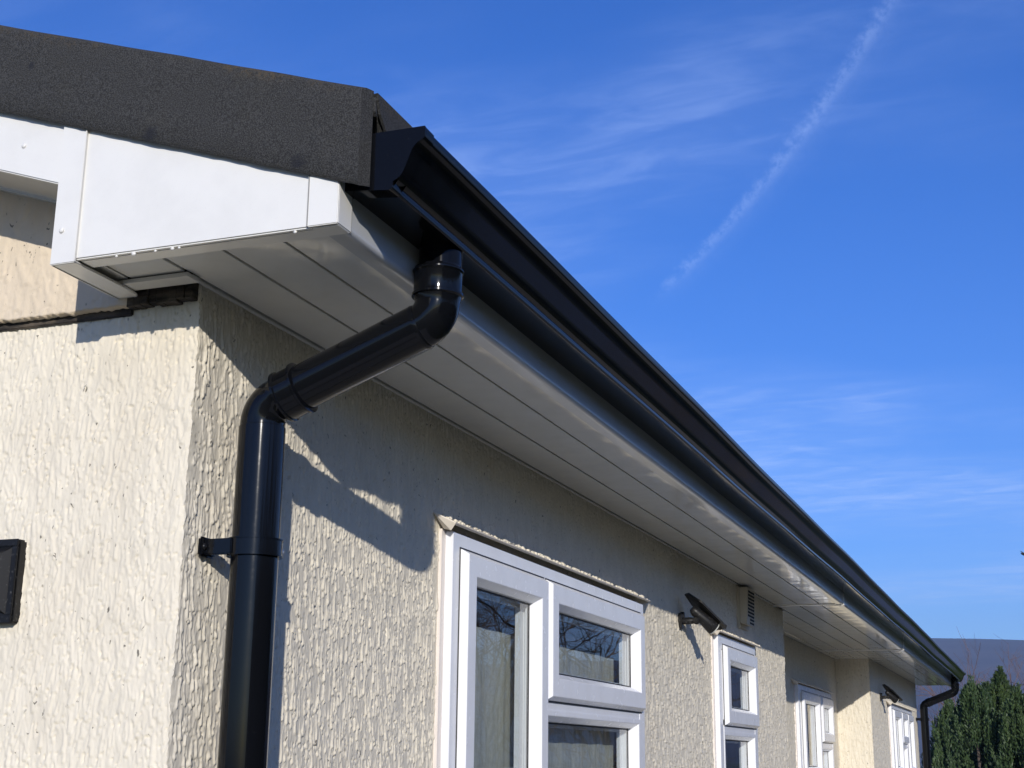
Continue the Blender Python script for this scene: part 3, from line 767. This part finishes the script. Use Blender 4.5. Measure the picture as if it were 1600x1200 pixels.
# ------------------------------------------------------------------ downpipes
def arc(p0, c, p1, r, n=10):
    """fillet between p0-c and c-p1"""
    p0, c, p1 = Vector(p0), Vector(c), Vector(p1)
    u = (p0 - c).normalized(); v = (p1 - c).normalized(); ang = u.angle(v)
    d = r / math.tan(ang / 2)
    a = c + u * d; e = c + v * d; bis = (u + v).normalized(); o = c + bis * (r / math.sin(ang / 2))
    out = []
    for k in range(n + 1):
        t = k / n; q = (a - o).lerp(e - o, t).normalized() * r
        out.append(o + q)
    return out, a, e
def downpipe(y, label, zbr=-.395, detail=True):
    root = empty('downpipe', (.0735, y, GZ))
    tag(root, label, 'downpipe', 'downpipes along the eaves')
    bpy.context.view_layer.update()
    inv = Matrix.Translation((-.0735, -y, -GZ))
    def P(o): o.parent = root; o.matrix_parent_inverse = inv; return o
    R = .0338; n = 48
    U = Vector((.3595, y, 0)); cu = Vector((.3595, y, -.0665)); cl = Vector((.0735, y, -.1790))
    up_pts, a1, e1 = arc((.3595, y, .1), cu, cl, .040, 14)
    lo_pts, a2, e2 = arc(cu, cl, (.0735, y, -1), .040, 14)
    d = (cl - cu).normalized()
    # upper elbow with a beaded socket over the gutter outlet
    e = MB()
    e.tube([(.3595, y, .0120), (.3595, y, .0055), (.3595, y, .004), (.3595, y, -.028), (.3595, y, -.0295), (.3595, y, -.033), (.3595, y, -.0345)] + up_pts[1:],
           [.0355, .0372, .0362, .0362, .0388, .0388, .0356] + [R] * (len(up_pts) - 1), n)
    e.tube([(.3595, y, .0090), (.3595, y, .0068), (.3595, y, .0046), (.3595, y, .0024)], [.0366, .0388, .0388, .0366], n)
    P(e.build('elbow', M_PIPE, angle=35))
    # sloping offset pipe
    s = MB(); s0 = e1 - d * .004; s1 = e2 - (-d) * .0
    s.tube([s0 - d * 0, e1 + d * .001, e1 + d * .004, a2 - d * .020], [R + .0006, R + .0022, R + .0016, R + .0016], n)
    P(s.build('offset_pipe', M_PIPE, angle=35))
    # lower elbow with its socket
    l = MB()
    q = [a2 - d * .046, a2 - d * .0445, a2 - d * .041, a2 - d * .0395, a2 - d * .014, a2 - d * .0125, a2 - d * .009, a2 - d * .0075]
    l.tube(q + lo_pts + [lo_pts[-1] + Vector((0, 0, -.02))], [.0366, .0416, .0416, .0386, .0386, .0412, .0412, .0366] + [R] * (len(lo_pts) + 1), n)
    P(l.build('elbow', M_PIPE, angle=35))
    p = MB(); zt = lo_pts[-1].z - .0035
    p.tube([(.0735, y, zt), (.0735, y, zt - .001), (.0735, y, zt - .004), (.0735, y, GZ + .2)], [R + .0002, R + .0014, R + .0014, R + .0014], n)
    P(p.build('pipe', M_PIPE, angle=35))
    sh = MB(); sp, sa, se = arc((.0735, y, 0), (.0735, y, GZ + .14), (.25, y, GZ + .08), .05, 8)
    sh.tube([Vector((.0735, y, GZ + .24))] + sp + [Vector((.17, y, GZ + .106))], .037, 32); P(sh.build('shoe', M_PIPE, angle=35))
    # clip: ring, stand-off arm and wall plate
    br = MB(); zb = zbr
    br.tube([(.0735, y, zb + .0125), (.0735, y, zb + .0118), (.0735, y, zb - .0118), (.0735, y, zb - .0125)], [.0362, .0400, .0400, .0362], n)
    br.tube([(.0735, y, zb + .0132), (.0735, y, zb + .0112)], .0414, n); br.tube([(.0735, y, zb - .0112), (.0735, y, zb - .0132)], .0414, n)
    br.box(.0735 - .004, .0735 + .018, y + .034, y + .0475, zb - .011, zb + .011, .002)
    br.box(.004, .056, y - .0385, y - .0295, zb - .0118, zb + .0118, .0015)
    br.box(.004, .0125, y - .048, y - .010, zb - .0145, zb + .0145, .003)
    bo_ = P(br.build('bracket', M_PIPE, angle=35))
    for (sx, sy, sz, r) in ((.0955, y + .041, zb, .0048), (.0135, y - .042, zb, .005)):
        c = MB(); c.sphere((sx, sy, sz), r, (.6, 1, 1), 12, 8)
        c = c.build('screw', M_SCREW if sx > .05 else M_BLACKM, smooth=True); c.parent = bo_
    return root
downpipe(.080, 'black downpipe with swan neck nearest the bungalow corner')
downpipe(11.795, 'black downpipe at the far end of the gutter beside the conifers', -.31)

# ------------------------------------------------------------------ lamps and vent
def wall_lamp():
    root = empty('wall_lamp', (-.35, 0, -.44)); tag(root, 'black pyramid fronted wall lamp on the cream gable wall', 'wall lamp')
    bpy.context.view_layer.update(); inv = Matrix.Translation((.35, 0, .44))
    def P(o): o.parent = root; o.matrix_parent_inverse = inv; return o
    x0, x1, z0, z1 = -.410, -.278, -.505, -.379
    b = MB(); b.box(x0, x1, -.016, .004, z0, z1, .003); P(b.build('back_plate', M_LAMP, angle=40))
    f = MB()
    for (a, c, d, e) in ((x0, x1, z1 - .011, z1), (x0, x1, z0, z0 + .011), (x0, x0 + .011, z0 + .0112, z1 - .0112), (x1 - .011, x1, z0 + .0112, z1 - .0112)):
        f.box(a, c, -.020, -.0165, d, e, .0012)
    P(f.build('frame', M_LAMP, angle=40))
    xa, xb, za, zb = x0 + .013, x1 - .013, z0 + .013, z1 - .013
    ap = Vector(((xa + xb) / 2 + .006, -.066, (za + zb) / 2 + .006)); ap2 = Vector(((xa + xb) / 2, -.050, za + .012))
    h = MB(); V = [h.bm.verts.new(p) for p in ((xa, -.0165, zb), (xb, -.0165, zb), (xb, -.0165, za), (xa, -.0165, za), ap)]
    k0 = h.bm.verts.new(Vector((xa + .016, -.018, za + .004))); k1 = h.bm.verts.new(Vector((xb - .016, -.018, za + .004)))
    kt = h.bm.verts.new(ap + Vector((0, .004, -.012)))
    h.bm.faces.new((V[0], V[1], V[4])); h.bm.faces.new((V[1], V[2], V[4])); h.bm.faces.new((V[3], V[0], V[4]))
    h.bm.faces.new((V[2], k1, kt, V[4])); h.bm.faces.new((V[3], V[4], kt, k0))
    P(h.build('hood', M_LAMP))
    l = MB(); Q = [l.bm.verts.new(p) for p in ((xa + .0165, -.0175, za + .004), (xb - .0165, -.0175, za + .004), ap + Vector((0, .0055, -.014)))]
    l.bm.faces.new(Q); l.box(xa + .0165, xb - .0165, -.0172, -.0166, za + .003, za + .06)
    P(l.build('diffuser', M_LENS))
wall_lamp()
def spotlight(y, label):
    root = empty('spotlight', (0, y, -.236)); tag(root, label, 'spotlight', 'black spotlights on the side wall')
    def P(o): o.parent = root; return o
    b = MB(); b.box(.0, .014, -.016, .016, -.026, .026, .003); b.box(.004, .018, .004, .020, .012, .032, .002)
    P(b.build('wall_bracket', M_LAMP, angle=40))
    b = MB(); b.tube([(.010, 0, 0), (.014, 0, 0), (.040, .004, .001), (.056, .006, .002)], [.010, .012, .012, .010], 16)
    b.sphere((.060, .006, .002), .014, (1, 1, 1), 14, 8); b.tube([(.06, -.010, .002), (.06, .022, .002)], .009, 14)
    P(b.build('arm', M_LAMP, angle=40))
    # head points outwards, along the wall and down
    ax = Vector((.62, .50, -.60)).normalized(); c0 = Vector((.058, .006, .030)) - ax * .012
    h = MB()
    path = [c0 - ax * .006, c0, c0 + ax * .010, c0 + ax * .055, c0 + ax * .092, c0 + ax * .096]
    h.tube(path, [.009, .014, .017, .021, .026, .025], 28); hd = P(h.build('head', M_LAMP, angle=40))
    side = ax.cross(Vector((0, 0, 1))).normalized(); upv = side.cross(ax).normalized()
    v = MB(); o0 = c0 - ax * .050 + upv * .026
    pts = [o0 - side * .014, o0 + side * .014, o0 + ax * .05 + side * .040 - upv * .002, o0 + ax * .165 + side * .044 - upv * .012, o0 + ax * .170 + side * .036 - upv * .014, o0 + ax * .170 - side * .036 - upv * .014, o0 + ax * .165 - side * .044 - upv * .012, o0 + ax * .05 - side * .040 - upv * .002]
    v.poly(pts, tuple(upv * .006)); P(v.build('solar_panel', M_LAMP))
    l = MB(); l.tube([c0 + ax * .0962, c0 + ax * .1005], [.026, .023], 24); P(l.build('lens', M_LENS, angle=40))
    s = MB(); s.sphere(c0 + ax * .112 + upv * .016, .010, (1, 1, 1), 12, 8); P(s.build('sensor', M_LAMP, smooth=True))
    return root
spotlight(2.955, 'black spotlight on an arm between the near and the narrow white windows')
spotlight(8.93, 'small far black spotlight beside the farthest white window')
def air_vent():
    root = empty('air_vent', (0, 4.0, -.08)); tag(root, 'white louvred air vent under the soffit above the narrow window', 'vent')
    bpy.context.view_layer.update(); inv = Matrix.Translation((0, -4.0, .08))
    def P(o): o.parent = root; o.matrix_parent_inverse = inv; return o
    b = MB(); b.box(0.0, .012, 3.925, 4.105, -.170, -.006, .002); P(b.build('back_plate', M_VENT, angle=40))
    y0, y1, z0, z1 = 3.930, 4.085, -.160, -.008
    c = MB(); c.poly([(.012, y0, z0 + .008), (.040, y0, z0 + .0), (.046, y0, z1), (.012, y0, z1)], (0, y1 - y0, 0), .002); P(c.build('cowl', M_VENT, angle=40))
    dk = MB(); sl_ = MB()
    for col in range(3):
        for k in range(10):
            ya = y0 + .016 + col * .043; za = z1 - .012 - k * .0138
            if col == 0 and k > 7: continue
            xx = .046 - .006 * (z1 - za) / (z1 - z0)
            dk.box(xx - .004, xx + .0012, ya, ya + .034, za - .0088, za)
            sl_.poly([(xx + .001, ya, za), (xx + .001, ya + .034, za), (xx + .0045, ya + .034, za - .003), (xx + .0045, ya, za - .003)], (0, 0, .0012))
    P(dk.build('vent_holes', M_DARK)); P(sl_.build('louvres', M_VENT))
air_vent()

# ------------------------------------------------------------------ conifers, bare shrubs, bare tree
def conifer(i, x, y, h, r, label):
    rn = np.random.RandomState(100 + i)
    root = empty('conifer', (x, y, GZ)); tag(root, label, 'conifer', 'dark conifers beyond the far end of the bungalow')
    t = MB(); t.tube([(0, 0, -.05), (.02, .01, h * .5), (0, 0, h * .93)], [.045, .03, .008], 8); o = t.build('trunk', M_BARK); o.parent = root
    V = []; F = []
    npl = 150
    for k in range(npl):
        zz = h * (0.10 + 0.86 * rn.rand() ** 0.7) if k > 3 else h * .74
        tz = zz / h
        env = r * max(0.0, 1.0 - max(0, tz - .25) / .75) ** 1.0
        a = rn.rand() * 6.283; q = env * (0.35 + .65 * rn.rand() ** .5)
        if k < 4: q *= .2
        bx, by = q * math.cos(a), q * math.sin(a)
        L = .40 + .55 * rn.rand()
        top = h * (1 - .34 * (q / r) ** 1.2)
        if zz + L * .8 > top: L = max(.22, (top - zz) / .8)
        pr = .035 + .045 * rn.rand()
        ns = int(150 * L / .6)
        tilt = rn.uniform(.03, .22)
        for s in range(ns):
            u = rn.rand(); rad_ = pr * (1 - u) ** .7 * min(1, u * 5 + .3) * math.sqrt(rn.rand())
            th = rn.rand() * 6.283
            c = np.array([bx * (1 + tilt * u) + rad_ * math.cos(th), by * (1 + tilt * u) + rad_ * math.sin(th), zz + (u - .2) * L])
            dirv = np.array([math.cos(th) * .45 + math.cos(a) * .2, math.sin(th) * .45 + math.sin(a) * .2, 1.0 + .3 * rn.randn()]); dirv /= np.linalg.norm(dirv)
            sd = np.cross(dirv, rn.randn(3)); sd /= np.linalg.norm(sd)
            l = rn.uniform(.025, .060); wd = rn.uniform(.005, .010)
            i0 = len(V); V += [c - sd * wd * .6, c + sd * wd * .6, c + dirv * l * .6 + sd * wd, c + dirv * l, c + dirv * l * .6 - sd * wd]
            F.append((i0, i0 + 1, i0 + 2, i0 + 3, i0 + 4))
    o = link('crown', mesh_of(V, F), M_LEAF, root); o['kind'] = 'stuff'
CAMX, CAMY, CAMZ = CAM
def at_dir(dx, dist): return CAMX + dx * dist, CAMY + dist
for i, (dx, dist, topel, r, lab) in enumerate((
        (-.0480, 20.0, .0530, .60, 'broad dark conifer left of the tallest pointed one'),
        (-.0305, 20.6, .0595, .42, 'tallest pointed conifer rising against the hill'),
        (-.0205, 19.6, .0475, .45, 'conifer just right of the tallest pointed one'),
        (-.0090, 20.2, .0430, .55, 'conifer at the right edge of the picture'),
        (-.0640, 22.0, .0385, .50, 'low conifer directly beside the far downpipe'),
        (-.0395, 22.5, .0500, .45, 'thin conifer standing back between the two taller ones'))):
    x, y = at_dir(dx, dist); h = CAMZ + topel * dist - GZ
    conifer(i, x, y, h, r * 1.15, lab)
def branches(seed, h, spread, levels, n0, rad0, up=0.6):
    rn = random.Random(seed); b = MB()
    def grow(p, d, L, r, lev):
        q = [p]; dd = d.copy()
        for k in range(3):
            dd = (dd + Vector((rn.gauss(0, .12), rn.gauss(0, .12), rn.gauss(0, .08) + .03))).normalized()
            q.append(q[-1] + dd * L / 3)
        b.tube(q, [r, r * .86, r * .72, r * .55], 3 if lev > 1 else 6, caps=False)
        if lev >= levels: return
        for k in range(rn.randint(3, 4) if lev else n0):
            t = rn.uniform(.35, 1.0); i = min(2, int(t * 3)); pp = q[i].lerp(q[i + 1], t * 3 - i)
            nd = (dd * up + Vector((rn.gauss(0, spread), rn.gauss(0, spread), rn.gauss(0.12, spread * .7)))).normalized()
            grow(pp, nd, L * rn.uniform(.5, .8), r * rn.uniform(.5, .68), lev + 1)
    grow(Vector((0, 0, 0)), Vector((0, 0, 1)), h * .42, rad0, 0)
    return b
def bare(name, x, y, h, seed, label, cat, mat, group=None, levels=4, n0=6, rad0=.06, spread=.55):
    root = empty(name, (x, y, GZ)); tag(root, label, cat, group)
    t = MB(); t.tube([(0, 0, -.1), (0, 0, h * .12)], [rad0 * 1.3, rad0], 8); o = t.build('trunk', mat); o.parent = root
    o = branches(seed, h, spread, levels, n0, rad0).build('branches', mat); o.parent = root
x, y = at_dir(-.056, 24.5); bare('bare_shrub', x, y, 3.95, 3, 'bare reddish twigged shrub left behind the broad conifer', 'shrub', M_TWIG, 'bare shrubs behind the conifers', 4, 16, .022, .42)
x, y = at_dir(-.0455, 24.0); bare('bare_shrub', x, y, 3.9, 8, 'bare reddish twigged shrub right above the broad conifer', 'shrub', M_TWIG, 'bare shrubs behind the conifers', 4, 16, .022, .42)
bare('bare_tree', 5.6, 15.2, 5.0, 21, 'leafless tree mirrored in the tall left pane of the near window', 'tree', M_BARK, 'bare trees mirrored in the windows', 5, 13, .042, .6)
bare('bare_tree', 4.6, 16.4, 5.2, 33, 'leafless tree mirrored in the small top pane of the near window', 'tree', M_BARK, 'bare trees mirrored in the windows', 5, 13, .042, .6)
def hedge():  # unseen hedge added to cut low sky light and darken the gutter's reflections
    rn = np.random.RandomState(5); V = []; F = []
    for k in range(16000):
        y = rn.uniform(-9, 13); side = rn.rand()
        top = 3.5 + .3 * math.sin(y * 1.7) + .2 * math.sin(y * 4.1)
        if side < .6: x, z = -.75 + rn.normal(0, .12), rn.uniform(0, top)
        elif side < .75: x, z = .75 + rn.normal(0, .12), rn.uniform(0, top)
        else: x, z = rn.uniform(-.75, .75), top + rn.normal(0, .1)
        d = rn.randn(3); d[2] = abs(d[2]) + .5; d /= np.linalg.norm(d); e = np.cross(d, rn.randn(3)); e /= np.linalg.norm(e)
        c = np.array([x, y, z]); l = rn.uniform(.10, .2); i0 = len(V)
        V += [c - e * .05, c + e * .05, c + d * l]; F.append((i0, i0 + 1, i0 + 2))
    root = empty('added_hedge', (9.0, 0, GZ)); tag(root, 'tall dark evergreen hedge out of view, added to darken the eaves and gutter', 'hedge')
    o = link('foliage', mesh_of(V, F), M_LEAF, root); o['kind'] = 'stuff'
    b = MB(); b.box(-.62, .62, -9, 13, 0, 3.2, .25); o = b.build('inner_growth', M_HEDGE); o.parent = root
M_HEDGE = mat_simple('hedge_inside', (0.012, 0.020, 0.008), (0.03, 0.045, 0.016), 5)
hedge()
# a bird just entering the frame on the right
bd = MB(); bd.sphere((0, 0, 0), .07, (2.2, .8, .8), 10, 6); bd.sphere((.15, 0, .03), .04, (1.2, 1, 1), 8, 6)
bd.poly([(-.04, 0, .02), (.08, 0, .02), (.0, .30, .10), (-.08, .28, .10)], (0, 0, .012)); bd.poly([(-.04, 0, .02), (.08, 0, .02), (.0, -.30, .10), (-.08, -.28, .10)], (0, 0, .012))
bo2 = bd.build('bird', M_BIRD); dv = Vector((-.0093, .9907, .1357)); bo2.location = CAM + dv * 62 + Vector((0.05, 0, 0)); bo2.rotation_euler = (.2, .3, .5)
tag(bo2, 'tiny dark bird flying in the sky at the right edge', 'bird')
# air that fades the hill
hz = MB(); hz.box(-2600, 2600, -600, 3600, GZ - 8, 330)
m, nt, b = new_mat('haze_air'); nt.nodes.remove(b)
pv = nt.nodes.new('ShaderNodeVolumePrincipled'); pv.inputs['Color'].default_value = (0.52, 0.70, 1.0, 1); pv.inputs['Density'].default_value = 0.00023; pv.inputs['Anisotropy'].default_value = 0.0
nt.links.new(pv.outputs[0], nt.nodes['Material Output'].inputs['Volume'])
HAZE = True
if HAZE: tag(hz.build('haze', m), kind='stuff')
